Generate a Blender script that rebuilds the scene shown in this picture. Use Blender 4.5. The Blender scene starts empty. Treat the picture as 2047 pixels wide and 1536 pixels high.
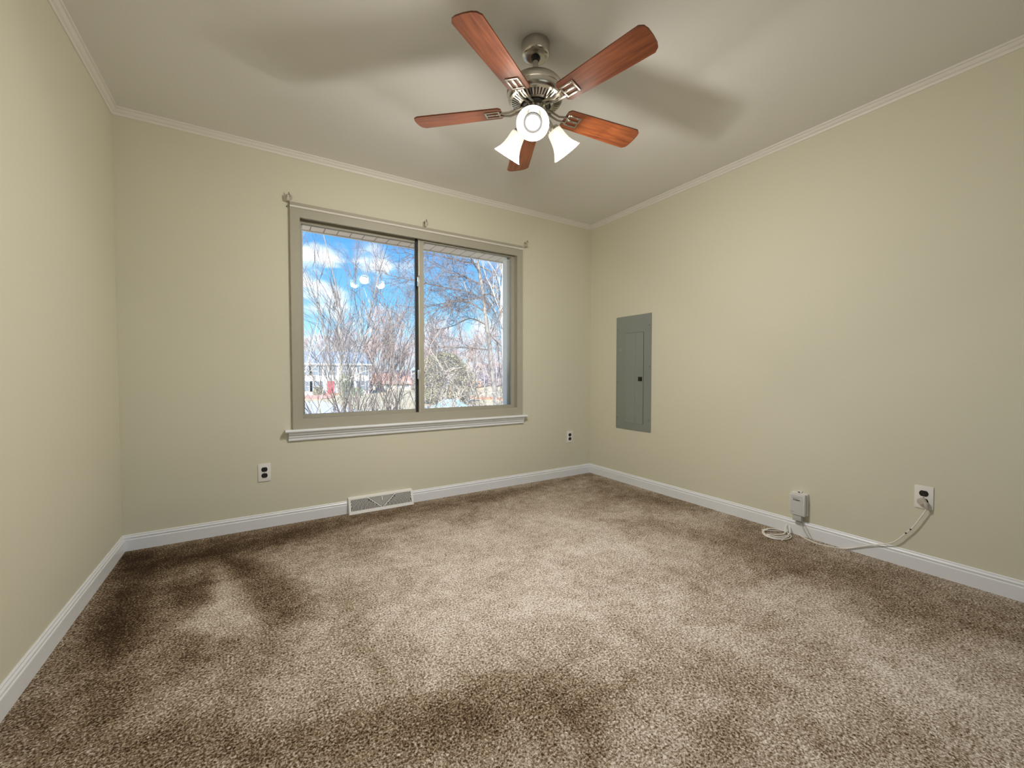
import bpy, math, random
import numpy as np
from mathutils import Vector, Matrix

# ------------------------------------------------------------------ camera, sky, sun, exposure
PI = math.pi
SC = bpy.context.scene
COL = SC.collection
IW, IH = 2047, 1536
FPX, YAW, PIT, CAMZ = 824.84, 0.55557172, -0.0281565, 1.00047
cam_d = bpy.data.cameras.new('camera'); cam = bpy.data.objects.new('camera', cam_d); COL.objects.link(cam)
cam_d.sensor_width = 36.0; cam_d.lens = FPX / IW * 36.0; cam_d.clip_start = 0.02; cam_d.clip_end = 600
cam.location = (0, 0, CAMZ); cam.rotation_euler = (PI / 2 + PIT, 0, -YAW)
SC.camera = cam
SC.view_settings.view_transform = 'Standard'; SC.view_settings.look = 'None'
SC.view_settings.gamma = 1; SC.view_settings.use_curve_mapping = False
SC.view_settings.exposure = 0.68
SC.cycles.max_bounces = 10; SC.cycles.diffuse_bounces = 6; SC.cycles.transparent_max_bounces = 16
SC.cycles.caustics_reflective = False; SC.cycles.sample_clamp_indirect = 6.0

SKY = 0.93
SUN = 5.2
LAMP = 6.5
BULB = 8.5
wd = bpy.data.worlds.new('sky'); SC.world = wd; wd.use_nodes = True
wn, wl = wd.node_tree.nodes, wd.node_tree.links
wn.clear()
wo = wn.new('ShaderNodeOutputWorld'); wb = wn.new('ShaderNodeBackground'); wb.inputs[1].default_value = SKY
tc = wn.new('ShaderNodeTexCoord'); sep = wn.new('ShaderNodeSeparateXYZ'); wl.new(tc.outputs['Generated'], sep.inputs[0])
rp = wn.new('ShaderNodeValToRGB'); wl.new(sep.outputs[2], rp.inputs[0])
ce = rp.color_ramp.elements
ce[0].position = 0.0; ce[0].color = (0.62, 0.78, 0.90, 1)
ce[1].position = 0.42; ce[1].color = (0.075, 0.27, 0.72, 1)
for p_, c_ in ((0.07, (0.42, 0.72, 0.95, 1)), (0.16, (0.20, 0.54, 0.93, 1)), (0.28, (0.11, 0.38, 0.86, 1))):
    e = ce.new(p_); e.color = c_
mp = wn.new('ShaderNodeMapping'); mp.inputs['Scale'].default_value = (1, 1, 2.6); mp.inputs['Location'].default_value = (0.35, 0.1, 0.42)
wl.new(tc.outputs['Generated'], mp.inputs[0])
cn = wn.new('ShaderNodeTexNoise'); cn.inputs['Scale'].default_value = 3.4; cn.inputs['Detail'].default_value = 7; cn.inputs['Roughness'].default_value = .55
wl.new(mp.outputs[0], cn.inputs['Vector'])
cr = wn.new('ShaderNodeValToRGB'); cr.color_ramp.elements[0].position = 0.50; cr.color_ramp.elements[1].position = 0.66
wl.new(cn.outputs[0], cr.inputs[0])
def _d(px, py): return ((px - IW / 2) / FPX, (py - IH / 2) / FPX)
_c, _s, _cp, _sp = math.cos(YAW), math.sin(YAW), math.cos(PIT), math.sin(PIT)
_F = Vector((_s * _cp, _c * _cp, _sp)); _R = Vector((_c, -_s, 0)); _U = _R.cross(_F)
nrm = wn.new('ShaderNodeVectorMath'); nrm.operation = 'NORMALIZE'; wl.new(tc.outputs['Generated'], nrm.inputs[0])
last = None
for px_, py_, r_ in ((610, 505, 3.6), (655, 512, 2.6), (625, 598, 3.6), (665, 606, 2.8), (752, 518, 2.2), (728, 524, 1.8), (880, 662, 3.0), (960, 672, 3.0)):
    u_, v_ = _d(px_, py_); dv = (_F + _R * u_ - _U * v_).normalized()
    dt = wn.new('ShaderNodeVectorMath'); dt.operation = 'DOT_PRODUCT'; wl.new(nrm.outputs[0], dt.inputs[0]); dt.inputs[1].default_value = dv
    mr = wn.new('ShaderNodeMapRange'); mr.inputs[1].default_value = math.cos(math.radians(r_)); mr.inputs[2].default_value = 1.0; wl.new(dt.outputs['Value'], mr.inputs[0])
    if last is None: last = mr.outputs[0]
    else:
        mxn = wn.new('ShaderNodeMath'); mxn.operation = 'MAXIMUM'; wl.new(last, mxn.inputs[0]); wl.new(mr.outputs[0], mxn.inputs[1]); last = mxn.outputs[0]
fn = wn.new('ShaderNodeTexNoise'); fn.inputs['Scale'].default_value = 9; fn.inputs['Detail'].default_value = 7; fn.inputs['Distortion'].default_value = .5
fm = wn.new('ShaderNodeMapping'); fm.inputs['Scale'].default_value = (1, 1, 2.4); wl.new(nrm.outputs[0], fm.inputs[0]); wl.new(fm.outputs[0], fn.inputs['Vector'])
mu = wn.new('ShaderNodeMath'); mu.operation = 'MULTIPLY_ADD'; wl.new(last, mu.inputs[0]); mu.inputs[1].default_value = .42; mu.inputs[2].default_value = 0
md_ = wn.new('ShaderNodeMath'); md_.operation = 'MULTIPLY_ADD'; wl.new(fn.outputs[0], md_.inputs[0]); md_.inputs[1].default_value = 2.0; md_.inputs[2].default_value = -1.0
ad_ = wn.new('ShaderNodeMath'); ad_.operation = 'ADD'; wl.new(mu.outputs[0], ad_.inputs[0]); wl.new(md_.outputs[0], ad_.inputs[1])
mr2 = wn.new('ShaderNodeMapRange'); mr2.inputs[1].default_value = .08; mr2.inputs[2].default_value = .75; mr2.interpolation_type = 'SMOOTHSTEP'; wl.new(ad_.outputs[0], mr2.inputs[0])
mx0 = wn.new('ShaderNodeMath'); mx0.operation = 'MAXIMUM'; wl.new(mr2.outputs[0], mx0.inputs[0]); mx0.inputs[1].default_value = 0
cm = wn.new('ShaderNodeMixRGB'); wl.new(mx0.outputs[0], cm.inputs[0]); wl.new(rp.outputs[0], cm.inputs[1]); cm.inputs[2].default_value = (0.95, 0.97, 1, 1)
wl.new(cm.outputs[0], wb.inputs[0]); wl.new(wb.outputs[0], wo.inputs[0])
sd = bpy.data.lights.new('sun', 'SUN'); sd.energy = SUN; sd.angle = math.radians(0.6); sd.color = (1, 0.95, 0.86)
sun = bpy.data.objects.new('sun', sd); COL.objects.link(sun)
SUND = Vector((0.45, 0.70, -0.55)).normalized()
sun.rotation_euler = SUND.to_track_quat('-Z', 'Y').to_euler()

# ------------------------------------------------------------------ helpers
cy_, sy_, cp_, sp_ = math.cos(YAW), math.sin(YAW), math.cos(PIT), math.sin(PIT)
FW = Vector((sy_ * cp_, cy_ * cp_, sp_)); RT = Vector((cy_, -sy_, 0)); UP = RT.cross(FW)
CP = Vector((0, 0, CAMZ))
def ray(px, py): return FW + RT * ((px - IW / 2) / FPX) - UP * ((py - IH / 2) / FPX)
def on(px, py, ax, v):
    d = ray(px, py); return CP + d * ((v - CP[ax]) / d[ax])
def dep(px, py, t): return CP + ray(px, py) * t

MATS = {}
def mat(name, col, rough=0.6, metal=0.0, noise=None, bump=None, **kw):
    """noise = (scale, amount, colour2); bump = (scale, strength, distance)"""
    if name in MATS: return MATS[name]
    m = bpy.data.materials.new(name); m.use_nodes = True
    n, l = m.node_tree.nodes, m.node_tree.links
    b = n['Principled BSDF']
    b.inputs['Base Color'].default_value = (*col, 1); b.inputs['Roughness'].default_value = rough; b.inputs['Metallic'].default_value = metal
    if 'emit' in kw:
        b.inputs['Emission Color'].default_value = (*kw['emit'][0], 1); b.inputs['Emission Strength'].default_value = kw['emit'][1]
    if 'spec' in kw: b.inputs['Specular IOR Level'].default_value = kw['spec']
    t = n.new('ShaderNodeTexCoord')
    if noise:
        nt = n.new('ShaderNodeTexNoise'); nt.inputs['Scale'].default_value = noise[0]; nt.inputs['Detail'].default_value = 5
        if len(noise) > 3:
            mpp = n.new('ShaderNodeMapping'); mpp.inputs['Scale'].default_value = noise[3]
            l.new(t.outputs['Object'], mpp.inputs[0]); l.new(mpp.outputs[0], nt.inputs['Vector'])
        else: l.new(t.outputs['Object'], nt.inputs['Vector'])
        r = n.new('ShaderNodeValToRGB'); r.color_ramp.elements[0].position = 0.5 - noise[1]; r.color_ramp.elements[1].position = 0.5 + noise[1]
        r.color_ramp.elements[0].color = (*col, 1); r.color_ramp.elements[1].color = (*noise[2], 1)
        l.new(nt.outputs[0], r.inputs[0]); l.new(r.outputs[0], b.inputs['Base Color'])
    if bump:
        nb = n.new('ShaderNodeTexNoise'); nb.inputs['Scale'].default_value = bump[0]; nb.inputs['Detail'].default_value = 3
        l.new(t.outputs['Object'], nb.inputs['Vector'])
        bp = n.new('ShaderNodeBump'); bp.inputs['Strength'].default_value = bump[1]; bp.inputs['Distance'].default_value = bump[2]
        l.new(nb.outputs[0], bp.inputs['Height']); l.new(bp.outputs[0], b.inputs['Normal'])
    MATS[name] = m
    return m

class MB:
    """collects shapes, build() links them as one mesh object"""
    def __init__(s): s.v = []; s.f = []; s.mi = []; s.cur = 0
    def add(s, v, f, M=None):
        o = len(s.v)
        s.v += [tuple(M @ Vector(p)) if M else tuple(p) for p in v]
        s.f += [tuple(i + o for i in q) for q in f]; s.mi += [s.cur] * len(f)
        return s
    def box(s, a, b, M=None, bev=0.0):
        x0, y0, z0 = [min(p, q) for p, q in zip(a, b)]; x1, y1, z1 = [max(p, q) for p, q in zip(a, b)]
        if bev <= 0:
            v = [(x, y, z) for z in (z0, z1) for y in (y0, y1) for x in (x0, x1)]
            return s.add(v, [(0, 2, 3, 1), (4, 5, 7, 6), (0, 1, 5, 4), (2, 6, 7, 3), (0, 4, 6, 2), (1, 3, 7, 5)], M)
        import bmesh
        bm = bmesh.new(); bmesh.ops.create_cube(bm, size=1)
        for q in bm.verts: q.co = Vector(((x0 + x1) / 2 + q.co.x * (x1 - x0), (y0 + y1) / 2 + q.co.y * (y1 - y0), (z0 + z1) / 2 + q.co.z * (z1 - z0)))
        bmesh.ops.bevel(bm, geom=list(bm.edges) + list(bm.verts), offset=bev, segments=2, profile=.6, affect='EDGES')
        bm.verts.index_update()
        s.add([q.co[:] for q in bm.verts], [[w.index for w in fc.verts] for fc in bm.faces], M); bm.free(); return s
    def prism(s, pts, h0, h1, M=None):
        """polygon pts (x, y) extruded along z from h0 to h1"""
        n = len(pts); v = [(x, y, h0) for x, y in pts] + [(x, y, h1) for x, y in pts]
        f = [tuple(range(n))[::-1], tuple(range(n, 2 * n))] + [(i, (i + 1) % n, n + (i + 1) % n, n + i) for i in range(n)]
        return s.add(v, f, M)
    def lathe(s, prof, n=32, M=None, cap=True):
        v = []; f = []
        for r, z in prof:
            for k in range(n): a = 2 * PI * k / n; v.append((r * math.cos(a), r * math.sin(a), z))
        for i in range(len(prof) - 1):
            for k in range(n): f.append((i * n + k, i * n + (k + 1) % n, (i + 1) * n + (k + 1) % n, (i + 1) * n + k))
        if cap:
            f.append(tuple(range(n))[::-1]); f.append(tuple(range((len(prof) - 1) * n, len(prof) * n)))
        return s.add(v, f, M)
    def tube(s, pts, rad, n=8, cap=True):
        pts = [Vector(p) for p in pts]; m = len(pts)
        if not hasattr(rad, '__len__'): rad = [rad] * m
        ref = Vector((0.13, 0.31, 0.94)); v = []; prev = None
        for i, p in enumerate(pts):
            t = (pts[min(i + 1, m - 1)] - pts[max(i - 1, 0)]).normalized()
            a = prev - t * prev.dot(t) if prev is not None else ref.cross(t)
            if a.length < 1e-4: a = Vector((1, 0, 0)).cross(t)
            a.normalize(); prev = a; b = t.cross(a)
            for k in range(n):
                w = 2 * PI * k / n; v.append(p + (a * math.cos(w) + b * math.sin(w)) * rad[i])
        f = [(i * n + k, i * n + (k + 1) % n, (i + 1) * n + (k + 1) % n, (i + 1) * n + k) for i in range(m - 1) for k in range(n)]
        if cap: f += [tuple(range(n))[::-1], tuple(range((m - 1) * n, m * n))]
        return s.add(v, f)
    def build(s, name, m, parent=None, smooth=False, loc=None):
        me = bpy.data.meshes.new(name); me.from_pydata(s.v, [], s.f)
        ms = m if isinstance(m, (list, tuple)) else [m]
        for q in ms: me.materials.append(q)
        if len(ms) > 1: me.polygons.foreach_set('material_index', s.mi)
        if smooth:
            me.polygons.foreach_set('use_smooth', [True] * len(me.polygons))
            try: me.set_sharp_from_angle(angle=math.radians(35))
            except Exception: pass
        o = bpy.data.objects.new(name, me); COL.objects.link(o)
        if parent: o.parent = parent
        if loc: o.location = loc
        return o
def tag(o, label=None, cat=None, group=None, kind=None):
    for k, v in (('label', label), ('category', cat), ('group', group), ('kind', kind)):
        if v: o[k] = v
    return o
def empty(name, loc=(0, 0, 0), rot=(0, 0, 0)):
    o = bpy.data.objects.new(name, None); COL.objects.link(o); o.location = loc; o.rotation_euler = rot; o.empty_display_size = .05; return o
def copy_tree(o, parent=None):
    c = o.copy(); COL.objects.link(c)
    if parent: c.parent = parent
    for ch in list(o.children): copy_tree(ch, c)
    return c
def arc(cx, cy, r, a0, a1, n): return [(cx + r * math.cos(a0 + (a1 - a0) * i / n), cy + r * math.sin(a0 + (a1 - a0) * i / n)) for i in range(n + 1)]
def smooth_path(pts, sub=6):
    pts = [Vector(p) for p in pts]; out = []
    for i in range(len(pts) - 1):
        p0 = pts[max(i - 1, 0)]; p1 = pts[i]; p2 = pts[i + 1]; p3 = pts[min(i + 2, len(pts) - 1)]
        for k in range(sub):
            t = k / sub
            out.append(.5 * ((2 * p1) + (p2 - p0) * t + (2 * p0 - 5 * p1 + 4 * p2 - p3) * t * t + (3 * p1 - p0 - 3 * p2 + p3) * t ** 3))
    out.append(pts[-1]); return out

# ------------------------------------------------------------------ room dimensions
XL, XR, YB, YN, H = -0.646, 2.832, 3.082, -2.7, 2.44
WT = 0.15
paint = mat('wall_paint', (0.655, 0.634, 0.505), 0.75, bump=(260, .12, .002))
ceil_m = mat('ceiling_paint', (0.77, 0.755, 0.72), 0.9, bump=(160, .25, .002))
white = mat('white_trim_paint', (0.79, 0.81, 0.84), 0.35)
crown_m = mat('crown_paint', (0.76, 0.73, 0.67), 0.45)
casing_m = mat('greige_casing_paint', (0.40, 0.375, 0.295), 0.45)
vinyl = mat('white_vinyl', (0.8, 0.8, 0.78), 0.4)
nickel = mat('brushed_nickel', (0.56, 0.53, 0.48), 0.22, 1.0)
dark = mat('dark_recess', (0.012, 0.011, 0.010), 0.6)
black = mat('black_plastic', (0.008, 0.008, 0.008), 0.35)
plate_m = mat('white_plastic', (0.80, 0.79, 0.76), 0.35)
beige = mat('beige_plastic', (0.52, 0.48, 0.41), 0.45)
cord_m = mat('ivory_cable', (.85, .81, .75), .45)

# carpet --------------------------------------------------------
def carpet_material():
    m = bpy.data.materials.new('carpet_pile'); m.use_nodes = True
    n, l = m.node_tree.nodes, m.node_tree.links; b = n['Principled BSDF']
    b.inputs['Roughness'].default_value = 0.95; b.inputs['Specular IOR Level'].default_value = 0.1
    t = n.new('ShaderNodeTexCoord')
    a = n.new('ShaderNodeAttribute'); a.attribute_name = 'pile'
    n1 = n.new('ShaderNodeTexNoise'); n1.inputs['Scale'].default_value = 150; n1.inputs['Detail'].default_value = 2.5; n1.inputs['Roughness'].default_value = .6; n1.inputs['Distortion'].default_value = .6
    n2 = n.new('ShaderNodeTexNoise'); n2.inputs['Scale'].default_value = 3.2; n2.inputs['Detail'].default_value = 6; n2.inputs['Roughness'].default_value = .6; n2.inputs['Distortion'].default_value = .8
    n3 = n.new('ShaderNodeTexNoise'); n3.inputs['Scale'].default_value = 16; n3.inputs['Detail'].default_value = 3
    for q in (n1, n2, n3): l.new(t.outputs['Object'], q.inputs['Vector'])
    def math_(op, x, y=None):
        k = n.new('ShaderNodeMath'); k.operation = op
        for i, w in ((0, x), (1, y)):
            if w is None: continue
            if isinstance(w, (int, float)): k.inputs[i].default_value = w
            else: l.new(w, k.inputs[i])
        return k.outputs[0]
    big = math_('MULTIPLY', math_('SUBTRACT', n2.outputs[0], 0.5), 0.62)
    mid = math_('MULTIPLY', math_('SUBTRACT', n3.outputs[0], 0.5), 0.42)
    pile = math_('ADD', math_('ADD', a.outputs['Fac'], big), mid)          # 0 dark .. 1 light
    sp = math_('MULTIPLY', math_('SUBTRACT', n1.outputs[0], 0.5), 3.1)
    v = math_('ADD', math_('MULTIPLY', sp, 0.78), pile)
    r = n.new('ShaderNodeValToRGB'); l.new(v, r.inputs[0])
    e = r.color_ramp.elements
    e[0].position = 0.0; e[0].color = (0.035, 0.021, 0.012, 1)
    e[1].position = 1.0; e[1].color = (0.80, 0.73, 0.66, 1)
    for p_, c_ in ((0.22, (0.125, 0.078, 0.042, 1)), (0.45, (0.275, 0.208, 0.138, 1)), (0.7, (0.475, 0.405, 0.330, 1))):
        q = e.new(p_); q.color = c_
    l.new(r.outputs[0], b.inputs['Base Color'])
    bp = n.new('ShaderNodeBump'); bp.inputs['Strength'].default_value = 0.8; bp.inputs['Distance'].default_value = 0.006
    l.new(n1.outputs[0], bp.inputs['Height']); l.new(bp.outputs[0], b.inputs['Normal'])
    return m
def pile_map(xs, ys):
    """pile tone: vacuum and tread marks, darker strips along the baseboards, lighter middle: blobs (px, py, rx, ry, amount, angle) laid on the floor"""
    X, Y = np.meshgrid(xs, ys); P = np.full(X.shape, 0.575)
    def inpoly(poly, soft=0.05):
        # signed distance to a convex-ish polygon, softened
        d = np.full(X.shape, 1e9); ins = np.zeros(X.shape, bool); n = len(poly)
        for i in range(n):
            x1, y1 = poly[i]; x2, y2 = poly[(i + 1) % n]
            t = np.clip(((X - x1) * (x2 - x1) + (Y - y1) * (y2 - y1)) / ((x2 - x1) ** 2 + (y2 - y1) ** 2 + 1e-9), 0, 1)
            d = np.minimum(d, np.hypot(X - x1 - t * (x2 - x1), Y - y1 - t * (y2 - y1)))
            c = ((y1 > Y) != (y2 > Y)) & (X < (x2 - x1) * (Y - y1) / (y2 - y1 + 1e-12) + x1); ins ^= c
        s = np.where(ins, d, -d); return np.clip(s / soft * .5 + .5, 0, 1)
    for poly, amt, soft in MARKS:
        w = [tuple(on(px, py, 2, 0)[:2]) for px, py in poly]
        P += amt * 1.45 * inpoly(w, soft * .8)
    return P
MARKS = [
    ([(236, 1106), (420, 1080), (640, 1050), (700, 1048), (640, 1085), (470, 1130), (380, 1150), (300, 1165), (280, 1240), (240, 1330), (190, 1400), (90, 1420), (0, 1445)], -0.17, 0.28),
    ([(240, 1112), (300, 1108), (298, 1170), (275, 1255), (245, 1310), (215, 1330), (180, 1290)], -0.20, 0.07),
    ([(455, 1118), (540, 1130), (615, 1180), (640, 1235), (560, 1250), (500, 1215)], -0.20, 0.06),
    ([(345, 1160), (430, 1165), (425, 1210), (335, 1212)], -0.17, 0.05),
    ([(360, 1265), (420, 1268), (400, 1350), (350, 1345)], -0.16, 0.07),
    ([(437, 1122), (500, 1215), (520, 1270), (430, 1275), (405, 1225)], 0.13, 0.04),
    ([(350, 1235), (420, 1235), (420, 1265), (355, 1268)], 0.13, 0.04),
    ([(230, 1106), (1176, 950), (1000, 1000), (640, 1066), (320, 1140)], -0.17, 0.10),  # darker strip along the back baseboard
    ([(1176, 948), (1420, 1020), (1200, 1000)], -0.10, 0.10),
    ([(640, 1130), (1100, 1010), (1350, 1090), (1300, 1250), (980, 1340), (700, 1300)], 0.10, 0.25),  # lighter middle of the floor
    ([(1350, 1130), (1650, 1180), (1560, 1330), (1250, 1330)], 0.06, 0.20),
    ([(1650, 1250), (2047, 1300), (2047, 1450), (1650, 1400)], 0.09, 0.2),
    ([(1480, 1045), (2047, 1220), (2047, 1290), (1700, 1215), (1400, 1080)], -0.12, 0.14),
    ([(250, 1470), (430, 1450), (600, 1450), (780, 1420), (900, 1400), (960, 1440), (700, 1536), (300, 1560)], -0.17, 0.10),
    ([(850, 1420), (1010, 1370), (1180, 1370), (1250, 1420), (1180, 1480), (950, 1536), (800, 1560)], -0.17, 0.10),
    ([(1390, 1440), (1480, 1430), (1500, 1490), (1400, 1520)], -0.14, 0.06),
    ([(640, 1195), (700, 1160), (730, 1210), (720, 1290), (800, 1370), (740, 1340), (690, 1270)], -0.10, 0.07),
    ([(236, 1106), (520, 1100), (480, 1300), (430, 1460), (250, 1540), (0, 1500)], -0.07, 0.25),
    ([(170, 1470), (210, 1340), (260, 1330), (230, 1440)], -0.12, 0.07),
    ([(0, 1450), (180, 1440), (260, 1560), (0, 1600)], -0.06, 0.1),
]
def build_floor():
    xs = np.arange(XL - .1, XR + .1, 0.025); ys = np.arange(YN - .1, YB + .1, 0.025)
    P = pile_map(xs, ys); nx, ny = len(xs), len(ys)
    v = [(float(x), float(y), 0.0) for y in ys for x in xs]
    f = [(j * nx + i, j * nx + i + 1, (j + 1) * nx + i + 1, (j + 1) * nx + i) for j in range(ny - 1) for i in range(nx - 1)]
    nb = len(v); x0, x1, y0, y1 = xs[0], xs[-1], ys[0], ys[-1]          # slab underneath
    v += [(x0, y0, -.25), (x1, y0, -.25), (x1, y1, -.25), (x0, y1, -.25), (x0, y0, 0), (x1, y0, 0), (x1, y1, 0), (x0, y1, 0)]
    f += [(nb + 3, nb + 2, nb + 1, nb)] + [(nb + i, nb + (i + 1) % 4, nb + 4 + (i + 1) % 4, nb + 4 + i) for i in range(4)]
    me = bpy.data.meshes.new('floor'); me.from_pydata(v, [], f)
    at = me.attributes.new('pile', 'FLOAT', 'POINT'); at.data.foreach_set('value', np.concatenate([P.ravel(), np.full(8, .5)]).astype(np.float32))
    me.materials.append(carpet_material())
    o = bpy.data.objects.new('floor', me); COL.objects.link(o); tag(o, kind='structure', label='speckled brown and beige cut pile carpet with vacuum marks'); return o
build_floor()

def struct(name, mb, m, label=None, parent=None, smooth=False):
    o = mb.build(name, m, parent, smooth); 
    if not parent: tag(o, label, kind='structure')
    return o
# window opening in the back wall, and the unseen one behind the viewer, sized for daylight fill
WX0, WX1, WZ0, WZ1 = 0.252, 1.962, 0.640, 2.060
b = MB(); 
b.box((XL - WT, YB, -.25), (WX0, YB + WT, H + .1)).box((WX1, YB, -.25), (XR + WT, YB + WT, H + .1))
b.box((WX0, YB, -.25), (WX1, YB + WT, WZ0)).box((WX0, YB, WZ1), (WX1, YB + WT, H + .1))
struct('wall_back', b, paint, 'pale yellow-beige painted wall with the sliding window')
struct('wall_left', MB().box((XL - WT, YN - WT, -.25), (XL, YB + WT, H + .1)), paint, 'pale yellow-beige painted wall left of the window wall')
struct('wall_right', MB().box((XR, YN - WT, -.25), (XR + WT, YB + WT, H + .1)), paint, 'pale yellow-beige painted wall with the grey breaker panel')
NX0, NX1, NZ0, NZ1 = -0.40, 2.00, 0.45, 2.10
b = MB()
b.box((XL - WT, YN - WT, -.25), (NX0, YN, H + .1)).box((NX1, YN - WT, -.25), (XR + WT, YN, H + .1))
b.box((NX0, YN - WT, -.25), (NX1, YN, NZ0)).box((NX0, YN - WT, NZ1), (NX1, YN, H + .1))
struct('wall_near', b, paint, 'pale yellow-beige painted wall behind the viewer')
struct('ceiling', MB().box((XL - .1, YN - .1, H), (XR + .1, YB + .1, H + .2)), ceil_m, 'flat off-white painted ceiling')

# mouldings ------------------------------------------------------
def run(mb, prof, p0, p1, out):
    """profile (offset from wall, z) swept from p0 to p1 (x, y); out = inward normal"""
    n = len(prof); v = [(p[0] + out[0] * a, p[1] + out[1] * a, z) for p in (p0, p1) for a, z in prof]
    f = [tuple(range(n)), tuple(range(n, 2 * n))[::-1]] + [(i, n + i, n + (i + 1) % n, (i + 1) % n) for i in range(n)]
    return mb.add(v, f)
BASE = [(0, 0), (.0125, 0), (.0125, .060), (.0115, .063), (.009, .065), (.009, .069), (.0112, .072), (.0108, .076), (.0065, .082), (.0065, .087), (.004, .090), (0, .090)]
CROWN = [(0, H), (0, 2.402), (.004, 2.402), (.006, 2.408), (.007, 2.414), (.014, 2.418), (.019, 2.424), (.023, 2.430), (.030, 2.432), (.031, H)]
struct('baseboard_left', run(MB(), BASE, (XL, YN), (XL, YB), (1, 0)), white)
struct('baseboard_right', run(MB(), BASE, (XR, YN), (XR, YB), (-1, 0)), white)
bb = MB(); run(bb, BASE, (XL, YB), (.541, YB), (0, -1)); run(bb, BASE, (1.002, YB), (XR, YB), (0, -1)); struct('baseboard_back', bb, white)
struct('baseboard_near', run(MB(), BASE, (XL, YN), (XR, YN), (0, 1)), white)
struct('trim_1', run(MB(), CROWN, (XL, YN), (XL, YB), (1, 0)), crown_m, 'narrow crown moulding along the left wall')
struct('trim_2', run(MB(), CROWN, (XL, YB), (XR, YB), (0, -1)), crown_m, 'narrow crown moulding above the window wall')
struct('trim_3', run(MB(), CROWN, (XR, YN), (XR, YB), (-1, 0)), crown_m, 'narrow crown moulding along the right wall')
struct('trim_4', run(MB(), CROWN, (XL, YN), (XR, YN), (0, 1)), crown_m)

# window ----------------------------------------------------------
def glass_material():
    m = bpy.data.materials.new('window_glass'); m.use_nodes = True
    n, l = m.node_tree.nodes, m.node_tree.links; n.clear()
    o = n.new('ShaderNodeOutputMaterial'); mx = n.new('ShaderNodeMixShader'); t = n.new('ShaderNodeBsdfTransparent'); g = n.new('ShaderNodeBsdfGlossy')
    t.inputs[0].default_value = (.985, .99, .985, 1); g.inputs['Roughness'].default_value = 0.0
    fr = n.new('ShaderNodeFresnel'); fr.inputs[0].default_value = 1.5
    l.new(fr.outputs[0], mx.inputs[0]); l.new(t.outputs[0], mx.inputs[1]); l.new(g.outputs[0], mx.inputs[2]); l.new(mx.outputs[0], o.inputs[0]); return m
glass = glass_material()
def ring(mb, x0, x1, z0, z1, w, y0, y1, wb=None, wt=None, wr=None):
    wb = wb or w; wt = wt or w; wr = wr or w
    mb.box((x0, y0, z0), (x0 + w, y1, z1)).box((x1 - wr, y0, z0), (x1, y1, z1)).box((x0 + w, y0, z0), (x1 - wr, y1, z0 + wb)).box((x0 + w, y0, z1 - wt), (x1 - wr, y1, z1)); return mb
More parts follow.
